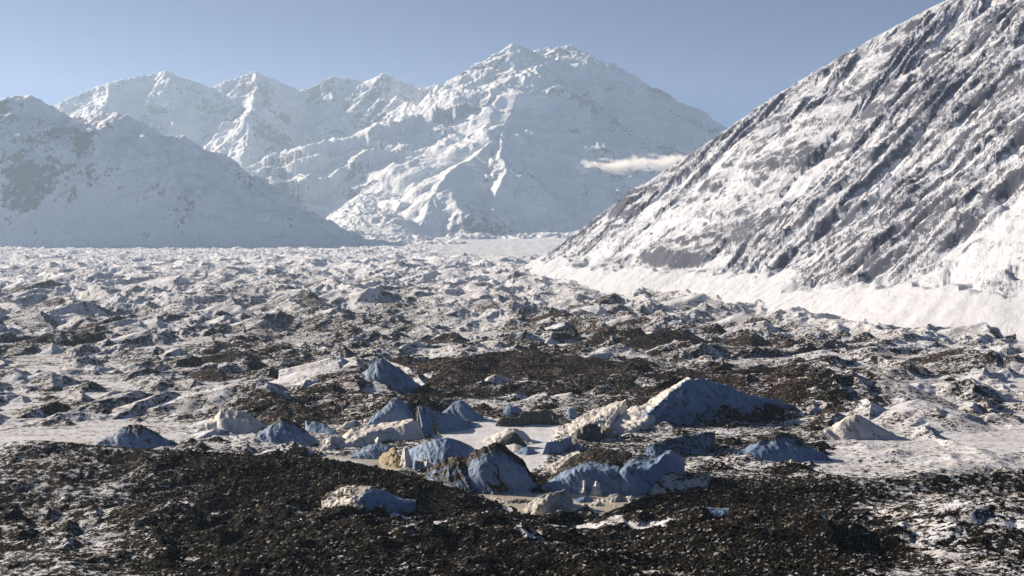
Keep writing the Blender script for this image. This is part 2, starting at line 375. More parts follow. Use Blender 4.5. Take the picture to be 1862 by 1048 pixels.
# near ground under and behind the camera
bx, by = np.meshgrid(np.linspace(-900, 900, 90), np.linspace(-600, 376, 70))
grid_mesh('ground', bx, by, np.interp(by, [-600, 40, 376], [95, 90, 11])+5*fbm(bx/60, by/60, 3, 9), M_GL, {'debris': np.full(bx.shape, .8)})['kind'] = 'structure'

# ------------------------------------------------------------------ water
for poly, lab in ((POND, 'silty grey pond at the foot of the ice cliffs'), (BAY, 'pale half frozen bay behind the dark rubble hill'), (POOL, 'tiny pool under the ice face at the right')):
    pu = np.array([p[0] for p in poly]); pv = np.array([p[1] for p in poly])
    a, b = np.meshgrid(np.linspace(pu.min()-12, pu.max()+12, 40), np.linspace(Yz(pv.max()+5), Yz(pv.min()-6), 30))
    tag(grid_mesh('water', (a-CX)/F*b, b, np.zeros_like(a), M_WATER), kind='structure', label=lab)

# ------------------------------------------------------------------ mountains
def build_range():
    nc, nr = 1250, 900
    u = np.linspace(-160, 2060, nc); y = 8200*(21500/8200)**np.linspace(0, 1, nr)
    mu, my = np.meshgrid(u, y); mx = (mu-CX)/F*my
    sets = [
     # skyline of the main massif
     ([(800, 205, 16600), (868, 143, 16700), (900, 119, 16800), (916, 98, 16850), (931, 80, 16900), (946, 95, 17000), (958, 108, 17200), (970, 107, 17300), (985, 100, 17500), (1000, 83, 17700), (1013, 97, 17600), (1025, 96, 17500), (1038, 79, 17400), (1054, 97, 17350), (1075, 114, 17250), (1100, 138, 17150), (1112, 121, 17100), (1128, 141, 17000), (1145, 166, 16950), (1166, 151, 16900), (1190, 174, 16800), (1210, 183, 16700), (1225, 180, 16700), (1250, 191, 16600), (1272, 207, 16500), (1340, 235, 16300), (1480, 250, 16000), (1700, 230, 15500), (2060, 180, 15000)], .57, .7, .5),
     # left buttress
     ([(931, 85, 16900), (895, 122, 16900), (868, 144, 16850), (815, 182, 16600), (785, 215, 16300), (765, 250, 15900), (735, 287, 15400), (700, 325, 14900), (670, 352, 14500)], .80, .55, .55),
     # lit front spur
     ([(975, 120, 17000), (955, 150, 16100), (943, 163, 15500), (920, 198, 15100), (906, 247, 14400), (855, 287, 13700), (808, 320, 13000), (786, 358, 12400), (765, 398, 11900), (745, 436, 11450)], .60, .52, .04),
     ([(943, 163, 15500), (985, 172, 15600), (1018, 184, 15700), (1062, 205, 15900), (1100, 222, 16000)], .62, .3, .35),
     ([(906, 247, 14400), (915, 300, 13500), (905, 345, 12900), (890, 395, 12300)], .6, .6, .5),
     ([(815, 345, 12500), (835, 380, 12100), (850, 425, 11650)], .6, .6, .5),
     ([(962, 108, 17250), (985, 103, 17400), (1002, 95, 17550), (1020, 100, 17450), (1044, 103, 17300)], .30, .5, 0.0, 430),
     ([(943, 164, 15480), (968, 168, 15540), (1000, 177, 15600)], .28, .5, 0.0, 270),
     ([(868, 145, 16900), (890, 128, 16900), (915, 106, 16900)], .30, .5, .2, 160),
     # right-hand ribs
     ([(1038, 84, 17400), (1050, 150, 16500), (1075, 230, 15300), (1085, 300, 14200), (1070, 370, 13200)], .56, .56, .5),
     ([(1128, 139, 17000), (1140, 200, 16000), (1165, 270, 14900), (1160, 340, 13800)], .56, .56, .5),
     ([(1210, 184, 16700), (1225, 240, 15700), (1240, 320, 14400)], .56, .56, .5),
     # far snow saddle on the left
     ([(720, 190, 18600), (770, 160, 18800), (800, 152, 18900), (822, 155, 18800), (850, 148, 18500), (880, 140, 18300)], .45, .5, .1),
     # left range, in its own shadow
     ([(-160, 250, 16250), (60, 205, 16625), (200, 150, 17000), (300, 128, 17125), (390, 160, 17250), (470, 130, 17375), (540, 165, 17500), (591, 151, 17625), (606, 139, 17625), (640, 142, 17625), (655, 149, 17625), (682, 141, 17625), (690, 138, 17600), (697, 131, 17562), (704, 144, 17562), (722, 150, 17500), (735, 147, 17500), (750, 156, 17437), (765, 172, 17375), (790, 205, 17125)], .80, .7, .5),
     ([(470, 131, 17375), (450, 230, 15625), (430, 330, 14000), (420, 400, 12875)], .7, .7, .5),
     ([(200, 151, 17000), (180, 260, 15000), (170, 360, 13250)], .7, .7, .5),
     # low left spur at the tongue of the side glacier
     ([(-200, 120, 9900), (-60, 185, 10050), (60, 172, 9900), (130, 214, 10050), (205, 200, 9900), (262, 248, 10000), (330, 246, 9850), (385, 290, 9950), (440, 318, 9900), (520, 366, 9800), (591, 401, 9700), (620, 419, 9600), (640, 436, 9500), (652, 446, 9400)], .62, .6, .4),
    ]
    z = np.full(mx.shape, -400, np.float32); dd = np.zeros(mx.shape, np.float32); ss = np.zeros(mx.shape, np.float32); rk = np.full(mx.shape, .4, np.float32)
    wx = mx+140*fbm(mx/900, my/900, 3, 5); wy = my+140*fbm(mx/900, my/900, 3, 6)
    rx = mx+75*fbm(mx/650, my/650, 3, 8)+22*fbm(mx/140, my/140, 2, 18); ry = my+260*fbm(mx/800, my/800, 3, 9)
    for i, (pts, kf, kb, r, *bench) in enumerate(sets):
        h, d, s = ridge_eval(rx, ry, pts, kf, kb)
        if bench: h = h-1.1*np.clip(d-bench[0], 0, None)
        w = np.minimum(1, d/350)
        gul = (30 if bench else 150)*(ridged(s/330+0.5*perlin(mx/500, my/500, 40+i), d/1300, 4, 100+i*7, .55)-.55)*w
        h = h + gul + (10 if bench else 46)*(ridged(s/115+0.3*perlin(mx/200, my/200, 60+i), d/700, 3, 140+i*5, .55)-.55)*w
        m = h > z
        z = np.where(m, h, z); dd = np.where(m, d, dd); rk = np.where(m, r, rk)
    tu = (mu-np.interp(my, [9500, 11500, 13000, 14500], [690, 680, 690, 730]))*my/F
    tongue = np.interp(my, [9000, 10600, 11500, 13000, 14500, 16500], [10, 70, 170, 400, 640, 800]) - 0.0011*np.clip(np.abs(tu)-120, 0, None)**2
    tongue = np.maximum(tongue, np.interp(my, [8200, 9300, 10500, 15500], [-60, 0, 44, 130]))
    tw = sstep(9500, 11500, my)
    z = np.maximum(z, tongue + np.where(tongue > 150, 1, .35)*(45*fbm(mx/260, my/300, 4, 301)+30*(ridged(mx/110, my/160, 3, 305)-.6))*tw)
    w = np.minimum(1, dd/160+0.06)
    z = z + w*((80*fbm(wx/420, wy/420, 6, 15, .58) + 55*(ridged(wx/260, wy/300, 5, 25, .62)-.5))*np.where(rk < .05, .2, 1.0))
    z = z + 7*fbm(mx/40, my/40, 3, 35, .6)*np.minimum(1, .3+w) + 30*(ridged(mx/95, my/240, 4, 37, .62)-.6)*sstep(600, 1100, z)*sstep(260, 20, dd)*np.where(rk < .05, .15, 1)
    rk = rk-.12+0.8*fbm(mx/700, my/700, 3, 95)
    edge = sstep(8200, 9300, my)
    z = z*edge + (-200)*(1-edge)
    return mx, my, z, rk
mx, my, mz, mrk = build_range()
tag(grid_mesh('mountain', mx, my, mz, M_FAR, {'rock': mrk}), kind='structure', label='snow covered alpine massif with twin summits and a sunlit spur')

def build_wall():
    nc, nr = 1000, 800
    u = np.r_[np.linspace(930, 1960, nc-110), np.linspace(1970, 2620, 110)]; y = np.linspace(1150, 6000, nr)
    mu, my = np.meshgrid(u, y); mx = (mu-CX)/F*my
    crest = [(985, 482, 5250), (1010, 457, 4800), (1040, 431, 4400), (1080, 401, 4100), (1120, 371, 3950), (1160, 345, 3850), (1200, 316, 3780), (1240, 290, 3750), (1272, 271, 3720), (1400, 180, 3480), (1550, 90, 3200), (1700, 10, 3000), (1900, -80, 2800), (2200, -200, 2400), (2600, -330, 1900)]
    h, d, s = ridge_eval(mx, my, crest, .86, .7)
    talus, d2, s2 = ridge_eval(mx, my, [(p, q, r-40) for p, q, r in crest], .0, .7)
    w = np.minimum(1, d/60+.05)
    s = s + 30*fbm(mx/160, my/160, 3, 3)
    g1 = ridged(s/82, d/420, 4, 500, .55)-.55; g2 = ridged(s/24, d/130, 4, 510, .6)-.55
    wz0 = h/45
    gul = 54*g1 + 12*g2
    z = h + gul*w + (6*fbm(mx/30, my/30, 5, 520, .55)+4*(ridged(wz0*1.6+.5*perlin(mx/90, my/90, 77), s/150, 4, 521, .6)-.55))*w
    # snow-covered screes: smooth cones running out below the crags
    fan = 55*(0.55+0.45*perlin(s/140, s*0, 530)+0.4*perlin(s/47, s*0, 531)) - 0.36*np.clip(d-h.clip(0)*0-d*0, 0, None)
    dist_foot = h/0.86                      # plan distance from where the slope meets the valley floor
    scree = (0.55*(dist_foot+48) - 1.0) + 1.8*fbm(s/9, d/110, 3, 540) + 3*fbm(mx/30, my/30, 3, 541)
    cut = 40+24*fbm(s/150, my*0, 2, 533)+18*fbm(mx/70, my/70, 3, 534)
    scree = scree-1.0*np.clip(scree-cut, 0, None)-0.5*np.clip(scree-cut-15, 0, None)
    rk = np.where(z > scree, .45, .02+.75*np.clip(fbm(s/6+.3*perlin(d/50, s/50, 7), d/190, 3, 561)-.12, 0, 1)+.5*np.clip(fbm(mx/45, my/45, 4, 563)-.25, 0, 1))+(0.38*np.clip(g1+.1, -.5, .5)+0.40*np.clip(g2, -.5, .5)+0.40*fbm(s/8+.4*perlin(d/40, s/60, 9), d/70, 4, 550)+0.15*fbm(mx/120, my/120, 3, 551))*np.where(z > scree, 1, .25)
    zz = np.maximum(z, scree)
    zz = np.where(dist_foot < -60, -40, zz)
    return mx, my, zz, rk
wx_, wy_, wz_, wrk = build_wall()
tag(grid_mesh('mountain_slope', wx_, wy_, wz_, M_WALL, {'rock': wrk}), kind='structure', label='nearer craggy snow dusted slope with smooth snowy screes')

# ------------------------------------------------------------------ ice mounds, cliffs and bergs: lofted bodies
def crom(A, n):
    """Catmull-Rom through the rows of A (k, dim) at n even parameters"""
    k = len(A); t = np.linspace(0, k-1, n); i = np.clip(t.astype(int), 0, k-2); f = (t-i)[:, None]
    g = lambda j: A[np.clip(j, 0, k-1)]
    p0, p1, p2, p3 = g(i-1), g(i), g(i+1), g(i+2)
    m1 = (p2-p0)*.3; m2 = (p3-p1)*.3
    return (2*f**3-3*f**2+1)*p1+(f**3-2*f**2+f)*m1+(-2*f**3+3*f**2)*p2+(f**3-f**2)*m2
def vnoise(P3, sc, seed, o=3):
    a = fbm(P3[..., 0]/sc+P3[..., 2]/sc*0.7, P3[..., 1]/sc-P3[..., 2]/sc*0.9, o, seed, .55)
    return a
def loft(name, rows, mat, label=None, cat=None, group=None, parent=None, n=110, m=90, deb=None, amp=1.0, back=None, seed=1, side=True, crag=0.0):
    """rows from the front foot to the crest. A point is (px, py) on the ground or (px, py, dy) dy behind the foot,
    or (px, py, 'Y', dist)."""
    foot = np.array([(p[0], Yz(p[1])) if len(p) == 2 else (p[0], p[3]) for p in rows[0]])
    W = []
    for r in rows:
        q = []
        for p in r:
            if len(p) == 4: Yp = p[3]
            else: Yp = np.interp(p[0], foot[:, 0], foot[:, 1])+(p[2] if len(p) == 3 else 0)
            q.append(P(p[0], p[1], Yp))
        W.append(crom(np.array(q), n))
    W = np.array(W)
    dv = list(deb) if deb else [0]*len(rows)
    b = W[-1].copy(); hgt = np.maximum(b[:, 2]+3, 2); bd = back if back else 9
    b1 = b.copy(); b1[:, 1] += bd*.5; b1[:, 2] -= hgt*.3
    b2 = b.copy(); b2[:, 1] += bd*1.5; b2[:, 2] = -4
    f2 = W[0].copy(); f2[:, 1] -= 1.0; f2[:, 2] -= 5
    W = np.concatenate([f2[None], W, b1[None], b2[None]]); dv = [dv[0]]+dv+[dv[-1], dv[-1]]
    G = np.stack([crom(W[:, j], m) for j in range(n)], 1)       # m x n x 3
    D = np.repeat(np.interp(np.linspace(0, len(dv)-1, m), np.arange(len(dv)), dv)[:, None], n, 1)
    # roughen along the surface normal
    du = np.gradient(G, axis=1); dw = np.gradient(G, axis=0); N = np.cross(du, dw); N /= np.linalg.norm(N, axis=-1, keepdims=True)+1e-9
    size = max(np.ptp(G[..., 2]), 2)
    flute = ridged(G[..., 0]/3.6+0.5*perlin(G[..., 2]/6, G[..., 0]/9, seed), G[..., 1]/3.6+G[..., 2]/30, 3, seed+21)-.62
    crg = ridged(G[..., 0]/8+G[..., 2]/11, G[..., 1]/8-G[..., 2]/10, 4, seed+44, .55)-.62
    d = amp*(0.12*size*vnoise(G, size*.6, seed, 5)+0.085*size*crg+1.0*flute*(1-np.abs(N[..., 2]))+0.55*(ridged(G[..., 0]/3.1-G[..., 2]/3.4, G[..., 1]/3.1+G[..., 2]/2.6, 3, seed+61, .6)-.6)+0.40*vnoise(G, 2.4, seed+5, 3)*(.4+D.clip(0, 1)))
    if crag: d = d + crag*(ridged(G[..., 0]/4+G[..., 2]/9, G[..., 1]/4+G[..., 2]/7, 3, seed+9)-.6)
    ends = np.minimum(1, np.minimum(np.arange(n), np.arange(n)[::-1])/3)[None, :]
    G = G+N*d[..., None]
    if side:                                              # close the two ends down into the ground
        for k in (0, -1):
            e = G[:, k].copy(); e[:, 2] = np.minimum(e[:, 2], -4)
            G = np.concatenate([e[:, None], G], 1) if k == 0 else np.concatenate([G, e[:, None]], 1)
            D = np.concatenate([D[:, :1], D], 1) if k == 0 else np.concatenate([D, D[:, -1:]], 1)
    D = D+0.42*fbm(G[..., 0]/7, G[..., 1]/7+G[..., 2]/5, 4, seed+3)
    o = grid_mesh(name, G[..., 0], G[..., 1], G[..., 2], mat, {'debris': D}, parent=parent)
    if label: tag(o, label, cat, group)
    return o
GR = 'ice mounds around the glacier ponds'
# --- left cluster
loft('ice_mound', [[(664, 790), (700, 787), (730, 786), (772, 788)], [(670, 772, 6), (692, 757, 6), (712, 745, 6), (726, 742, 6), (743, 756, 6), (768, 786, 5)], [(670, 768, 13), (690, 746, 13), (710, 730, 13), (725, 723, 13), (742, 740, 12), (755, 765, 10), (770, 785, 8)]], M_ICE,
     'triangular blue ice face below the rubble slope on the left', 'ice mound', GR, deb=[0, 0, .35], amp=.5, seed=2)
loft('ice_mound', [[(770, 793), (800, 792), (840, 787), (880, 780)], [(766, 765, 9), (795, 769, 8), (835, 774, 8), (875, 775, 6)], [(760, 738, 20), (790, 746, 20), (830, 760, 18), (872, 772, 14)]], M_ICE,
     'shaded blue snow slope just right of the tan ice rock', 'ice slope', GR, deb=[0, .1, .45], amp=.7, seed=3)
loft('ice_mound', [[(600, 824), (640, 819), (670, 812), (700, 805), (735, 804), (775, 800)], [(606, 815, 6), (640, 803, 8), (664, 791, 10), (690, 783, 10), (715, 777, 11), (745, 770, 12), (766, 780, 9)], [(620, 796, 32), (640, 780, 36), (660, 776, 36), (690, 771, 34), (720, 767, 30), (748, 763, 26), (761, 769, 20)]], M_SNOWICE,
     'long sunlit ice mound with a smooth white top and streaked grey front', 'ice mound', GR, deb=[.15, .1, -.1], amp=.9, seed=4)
loft('ice_mound', [[(636, 834), (665, 835), (690, 836), (722, 838)], [(638, 831, 2), (655, 824, 3), (675, 818, 3), (695, 818, 3), (718, 824, 3)], [(640, 830, 8), (655, 819, 8), (672, 807, 8), (690, 806, 8), (716, 813, 8)]], M_ICE,
     'low blue ice bluff with a dark crest at the water of the left bay', 'ice bluff', GR, deb=[0, 0, .6], amp=.6, seed=5)
loft('ice_block', [[(686, 840, 'Y', 706), (699, 848, 'Y', 693), (714, 851, 'Y', 687), (729, 850, 'Y', 686)], [(688, 834, 'Y', 710), (699, 833, 'Y', 701), (713, 829, 'Y', 694), (727, 838, 'Y', 689)], [(690, 832, 'Y', 712), (698, 825, 'Y', 708), (708, 820, 'Y', 702), (716, 813, 'Y', 698), (721, 823, 'Y', 694), (729, 840, 'Y', 690)]], M_TAN,
     'pointed tan ice block standing in the left bay', 'ice block', deb=[.0, .0, .0], amp=.8, seed=6, crag=.5)
for i, (bx_, by_, w_, h_, lab) in enumerate([(738, 850, 22, 33, 'white streaked ice shard right behind the tan block'), (756, 856, 24, 20, 'broken blue ice shard left of two others at the bay'), (777, 854, 24, 22, 'broken ice shard nearest the rubble hill at the bay'), (795, 848, 22, 16, 'small broken ice shard under the big blue mound')]):
    loft('ice_block', [[(bx_-w_*.55, by_), (bx_, by_+3), (bx_+w_*.6, by_+1)], [(bx_-w_*.35, by_-h_*.45, 2), (bx_-w_*.05, by_-h_*.5, 0), (bx_+w_*.4, by_-h_*.35, 3)], [(bx_-w_*.2, by_-h_*.75, 5), (bx_, by_-h_, 4), (bx_+w_*.2, by_-h_*.6, 6)]], M_SNOWICE if i % 2 == 0 else M_ICE, lab, 'ice block', amp=1.2, seed=20+i, n=40, m=34, crag=.7, back=5)
loft('ice_mound', [[(733, 836), (770, 844), (800, 848), (840, 844), (876, 836)], [(738, 826, 6), (768, 822, 7), (812, 815, 8), (842, 818, 8), (868, 824, 6)], [(741, 818, 14), (769, 807, 15), (792, 801, 16), (815, 797, 17), (840, 804, 16), (862, 814, 12)]], M_ICE,
     'broad rounded blue ice mound with a pale rim left of the dark capped dome', 'ice mound', GR, deb=[0, .05, .1], amp=.7, seed=7)
loft('ice_mound', [[(604, 789), (625, 788), (648, 780)], [(610, 781, 5), (628, 772, 7), (644, 766, 8)], [(614, 778, 12), (632, 768, 14), (646, 764, 14)]], M_SNOWICE, 'small sunlit white slab under the rubble slope at left', 'ice block', GR, amp=.7, seed=8, n=50, m=40)
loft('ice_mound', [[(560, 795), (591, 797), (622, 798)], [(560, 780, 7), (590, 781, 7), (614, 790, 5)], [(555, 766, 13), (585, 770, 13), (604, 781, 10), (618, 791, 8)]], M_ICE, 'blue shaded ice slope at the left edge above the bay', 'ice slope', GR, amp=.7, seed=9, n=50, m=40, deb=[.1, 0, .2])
loft('ice_mound', [[(575, 824), (605, 822), (630, 812)], [(580, 812, 6), (604, 806, 6), (626, 802, 6)], [(582, 800, 12), (604, 795, 12), (622, 793, 10)]], M_SNOWICE, 'lumpy snow and rubble hump below the blue left slope', 'ice mound', GR, amp=1.5, seed=10, n=50, m=40, deb=[.4, .3, .2])
loft('ice_block', [[(767, 785, 'Y', 812), (778, 793, 'Y', 797), (798, 792, 'Y', 792)], [(766, 772, 'Y', 815), (780, 776, 'Y', 803), (797, 780, 'Y', 797)], [(763, 757, 'Y', 818), (775, 757, 'Y', 812), (786, 762, 'Y', 806), (796, 772, 'Y', 802)]], M_TAN,
     'tan and black ice rock between two blue slopes', 'ice block', deb=[.15, .35, .25], amp=1.2, seed=11, n=50, m=44, crag=.9)
loft('ice_block', [[(760, 764, 'Y', 826), (768, 766, 'Y', 822)], [(758, 748, 'Y', 829), (766, 750, 'Y', 826)], [(757, 738, 'Y', 833), (762, 737, 'Y', 831), (765, 743, 'Y', 830)]], M_TAN, 'narrow tan fin of ice above the tan and black rock', 'ice block', deb=[.1, .2, .6], amp=.8, seed=12, n=30, m=30, crag=.4, back=5)
def lump(px, py, w, h, lab, mat=None, seed=1, deb=(.3, .15, .3), lean=0.0):
    loft('ice_mound', [[(px-w*.62, py), (px-w*.2, py+h*.06), (px+w*.2, py+h*.06), (px+w*.62, py)],
                       [(px-w*.5, py-h*.38, h*.10), (px-w*.15, py-h*.5, h*.12), (px+w*.2, py-h*.45, h*.12), (px+w*.5, py-h*.3, h*.1)],
                       [(px-w*.42, py-h*.45, h*.3), (px-w*(.15+lean), py-h*.95, h*.32), (px+w*(.02-lean), py-h, h*.32), (px+w*.25, py-h*.72, h*.3), (px+w*.46, py-h*.3, h*.25)]], mat or M_ICE,
         lab, 'ice mound', GR, deb=list(deb), amp=.95, seed=seed, n=70, m=56)
lump(700, 716, 130, 60, 'wide blue shaded hill face at left below the snowy hummocks', seed=81, deb=(.35, .28, .4))
lump(838, 768, 78, 38, 'blue shaded hump between the rubble ridge and the dark cliff', seed=82, deb=(.4, .2, .35))
lump(1040, 764, 26, 22, 'small blue block at the top of the long ramp', seed=83, deb=(0, 0, .1))
lump(905, 706, 62, 26, 'streaky snow patch of ice on the dark brown ridge', M_SNOWICE, seed=84, deb=(.4, .25, .5))
lump(640, 748, 70, 24, 'low rubble covered ice hump left of the blue triangle', seed=85, deb=(.7, .62, .9))
lump(1100, 726, 84, 26, 'low snow and rubble hump behind the long ramp', M_SNOWICE, seed=86, deb=(.55, .42, .6))
lump(520, 812, 110, 52, 'blue ice mound with a rubble cap standing left of the bay', seed=87, deb=(.1, .05, .8))
lump(430, 790, 120, 46, 'sunlit snowy ice hump at far left of the ponds', M_SNOWICE, seed=88, deb=(.3, .15, .3), lean=.1)
lump(1420, 842, 150, 56, 'blue ice mound with rubble crest right of the pond', seed=89, deb=(.2, .12, .8))
lump(1560, 800, 130, 44, 'snowy ice hump at far right of the ponds', M_SNOWICE, seed=90, deb=(.35, .2, .4))
lump(250, 818, 130, 44, 'rubbly ice hump near the left end of the snow flat', seed=91, deb=(.4, .3, .7))
bu_ = np.random.default_rng(77); nb = 0
while nb < 30:
    px, py = bu_.uniform(600, 1260), bu_.uniform(765, 892)
    if poly_sd(np.array([px]), np.array([py]), POND)[0] < 6 or (py > 845 and px < 860) or (820 < px < 985 and py > 812) or (880 < px < 1260 and py > 860): continue
    w = bu_.uniform(7, 17); h = w*bu_.uniform(.45, .95); l = bu_.uniform(-.3, .3)
    loft('ice_block', [[(px-w*.6, py), (px, py+h*.08), (px+w*.6, py)], [(px-w*.45, py-h*.4, h*.08), (px+w*l*.4, py-h*.5, h*.08), (px+w*.45, py-h*.35, h*.1)], [(px-w*.35, py-h*.55, h*.25), (px+w*l, py-h, h*.28), (px+w*.38, py-h*.5, h*.25)]],
         (M_SNOWICE, M_ICE, M_SNOWICE, M_DARK)[nb % 4], 'small broken ice block lying among the ice mounds by the ponds', 'ice block', 'small broken ice blocks', amp=1.1, seed=300+nb, n=26, m=24, crag=.35, back=3, deb=[.1, .1, .2])
    nb += 1
# --- centre
loft('ice_mound', [[(908, 766), (930, 766), (950, 763)], [(914, 752, 5), (930, 750, 4), (946, 752, 6)], [(918, 741, 10), (930, 737, 10), (943, 742, 10)]], M_ICE, 'small rounded blue ice hump left above the dark cliff', 'ice mound', GR, amp=.6, seed=13, n=50, m=40)
loft('ice_cliff', [[(898, 778), (925, 779), (946, 778), (970, 775), (1000, 775), (1040, 780)], [(901, 774, 1.5), (914, 767, 1.5), (944, 767, 1.5), (960, 762, 1.5), (990, 759, 1.5), (1030, 768, 2)], [(902, 770, 3.5), (912, 760, 3.5), (943, 759, 3.5), (948, 751, 4), (978, 748, 4.5), (992, 745, 5), (1015, 755, 5), (1040, 769, 5)]], M_DARK,
     'dark grey green ice cliff at the far side of the white flat', 'ice cliff', amp=.7, seed=14, n=130, crag=.5, back=25, deb=[0, 0, .1])
mnd = loft('ice_mound', [[(868, 808), (900, 813), (935, 815), (975, 811)], [(874, 803, 7), (900, 800, 8), (930, 797, 9), (962, 803, 7)], [(878, 800, 16), (897, 791, 18), (917, 781, 20), (938, 779, 20), (954, 787, 18), (970, 806, 10)]], M_SNOWICE,
     'white topped ice mound with a cave front darkened by colour on the flat', 'ice mound', GR, amp=.7, seed=15)
loft('cave_shade_face', [[(902, 814, 'Y', 742), (930, 815.5, 'Y', 741), (960, 815, 'Y', 742)], [(908, 803, 'Y', 745), (930, 797, 'Y', 745), (952, 805, 'Y', 746)], [(912, 797, 'Y', 749.5), (924, 789, 'Y', 750), (937, 787, 'Y', 751), (948, 797, 'Y', 750), (958, 810, 'Y', 747)]], M_DARK, parent=mnd, amp=.5, seed=16, n=60, m=40, back=4)  # solid face in dark colour, standing for the shade inside the cave
loft('ice_mound', [[(914, 826), (935, 828), (962, 825)], [(918, 814, 10), (936, 811, 12), (956, 815, 10)], [(921, 807, 22), (934, 804, 24), (950, 809, 22)]], M_SNOWICE, 'low sunlit cream ice hump in front of the dark hollow', 'ice mound', GR, amp=.7, seed=17, n=50, m=40)
loft('ice_mound', [[(934, 830), (958, 831), (982, 829)], [(942, 822, 4), (960, 818, 5), (976, 823, 4)], [(945, 818, 9), (958, 813, 10), (972, 818, 9)]], M_ICE, 'small blue ice hump beside the sunlit ramp', 'ice mound', GR, amp=.6, seed=18, n=50, m=40, deb=[0, 0, .4])
loft('ice_ramp', [[(945, 818), (985, 810), (1020, 812), (1060, 806), (1092, 803), (1112, 800)], [(955, 812, 22), (985, 800, 26), (1015, 792, 28), (1050, 778, 32), (1085, 766, 35), (1112, 762, 35)], [(962, 806, 42), (990, 791, 50), (1031, 773, 62), (1071, 749, 78), (1102, 739, 85), (1138, 726, 90)]], M_SNOWICE,
     'long sunlit snow ramp rising from the white flat to the right', 'ice slope', GR, deb=[.28, .0, .38], amp=1.0, seed=19, n=140, m=90, back=20)
blk = loft('ice_block', [[(985, 830), (1000, 829), (1020, 827), (1040, 818)], [(990, 817, 2), (1004, 814, 2), (1020, 812, 2), (1036, 806, 3)], [(994, 805, 5), (1006, 803, 5), (1016, 803, 5), (1030, 796, 6), (1040, 797, 7)]], M_ICE, 'square ice block with shaded blue front beside the ramp', 'ice block', amp=.5, seed=21, n=60, m=40)
loft('ice_cliff', [[(1032, 800, 'Y', 772), (1055, 804, 'Y', 766), (1080, 801, 'Y', 768), (1093, 796, 'Y', 776)], [(1036, 792, 'Y', 774), (1056, 788, 'Y', 769), (1078, 783, 'Y', 770), (1092, 785, 'Y', 778)], [(1040, 788, 'Y', 778), (1056, 781, 'Y', 775), (1070, 770, 'Y', 777), (1084, 770, 'Y', 779), (1092, 779, 'Y', 782)]], M_DARK, 'cave shade as a dark ice body under the long sunlit ramp', 'ice cliff', amp=1.0, seed=22, n=70, m=50, crag=.6, back=7)  # dark solid body put in for the shade of the cave here
loft('ice_cliff', [[(1094, 800, 'Y', 778), (1104, 801, 'Y', 776), (1116, 796, 'Y', 781)], [(1095, 788, 'Y', 780), (1104, 788, 'Y', 778), (1115, 787, 'Y', 783)], [(1097, 779, 'Y', 784), (1104, 777, 'Y', 784), (1114, 779, 'Y', 787)]], M_TAN, 'small tan and dark ice stub at the foot of the ridge', 'ice block', amp=.8, seed=23, n=36, m=30, deb=[0, .3, .1], back=5)
loft('ice_ramp', [[(1116, 797, 'Y', 789), (1150, 782, 'Y', 801), (1176, 768, 'Y', 812), (1195, 752, 'Y', 824), (1216, 730, 'Y', 836), (1238, 712, 'Y', 843), (1258, 700, 'Y', 851)],
     [(1112, 793, 'Y', 793), (1144, 777, 'Y', 805), (1169, 762, 'Y', 818), (1187, 744, 'Y', 830), (1209, 720, 'Y', 842), (1232, 701, 'Y', 850), (1252, 689, 'Y', 858)],
     [(1099, 785, 'Y', 800), (1106, 771, 'Y', 816), (1141, 749, 'Y', 838), (1177, 731, 'Y', 858), (1206, 717, 'Y', 868), (1235, 697, 'Y', 873), (1254, 686, 'Y', 876)]], M_SNOWICE,
     'steep edged sunlit ice ridge climbing to a bright tip at upper right', 'ice ridge', GR, deb=[.25, .02, .1], amp=.8, seed=24, n=140, m=90, back=14)
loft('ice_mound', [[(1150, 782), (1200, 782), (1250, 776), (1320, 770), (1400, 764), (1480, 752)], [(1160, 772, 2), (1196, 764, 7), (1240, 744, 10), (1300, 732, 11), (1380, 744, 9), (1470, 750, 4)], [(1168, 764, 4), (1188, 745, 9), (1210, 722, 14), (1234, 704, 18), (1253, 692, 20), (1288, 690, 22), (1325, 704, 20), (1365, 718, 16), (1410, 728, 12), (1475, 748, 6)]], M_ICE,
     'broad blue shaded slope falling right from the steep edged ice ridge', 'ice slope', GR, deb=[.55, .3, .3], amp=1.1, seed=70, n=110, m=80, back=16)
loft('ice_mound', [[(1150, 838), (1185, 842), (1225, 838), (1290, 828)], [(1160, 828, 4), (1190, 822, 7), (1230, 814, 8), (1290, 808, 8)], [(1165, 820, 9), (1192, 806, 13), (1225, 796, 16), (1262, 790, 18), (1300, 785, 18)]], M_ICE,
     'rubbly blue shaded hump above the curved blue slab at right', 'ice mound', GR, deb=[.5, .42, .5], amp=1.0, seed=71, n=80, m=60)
# --- behind the pond
dome = loft('ice_dome', [[(842, 894), (874, 898), (926, 898), (956, 897), (982, 891)], [(845, 868, 5), (868, 850, 6), (890, 842, 6), (922, 842, 6), (948, 856, 5), (976, 882, 4)], [(848, 850, 9), (865, 832, 10), (884, 823, 10.5), (899, 818, 10.5), (914, 821, 10.5), (931, 834, 9.5), (949, 848, 9), (961, 862, 8), (975, 881, 5.5)], [(848, 840, 12), (862, 821, 13), (880, 813, 14), (897, 806, 14), (914, 809, 14), (931, 824, 12), (950, 839, 11), (962, 853, 10), (976, 878, 7)]], M_ICE,
     'steep ice dome with a black rubble cap standing over the pond', 'ice mound', GR, deb=[0, .02, .7, 1.3], amp=.5, seed=25, n=130, m=100)
loft('rubble_cone', [[(868, 899), (895, 900), (934, 899)], [(876, 889, 3), (894, 874, 4), (912, 880, 4), (932, 895, 2)], [(880, 882, 6), (892, 858, 8), (902, 838, 10), (909, 850, 9), (917, 872, 7), (932, 893, 4)]], M_ICE, parent=dome, deb=[.4, .85, 1.1], amp=1.2, seed=26, n=60, m=50, back=4)
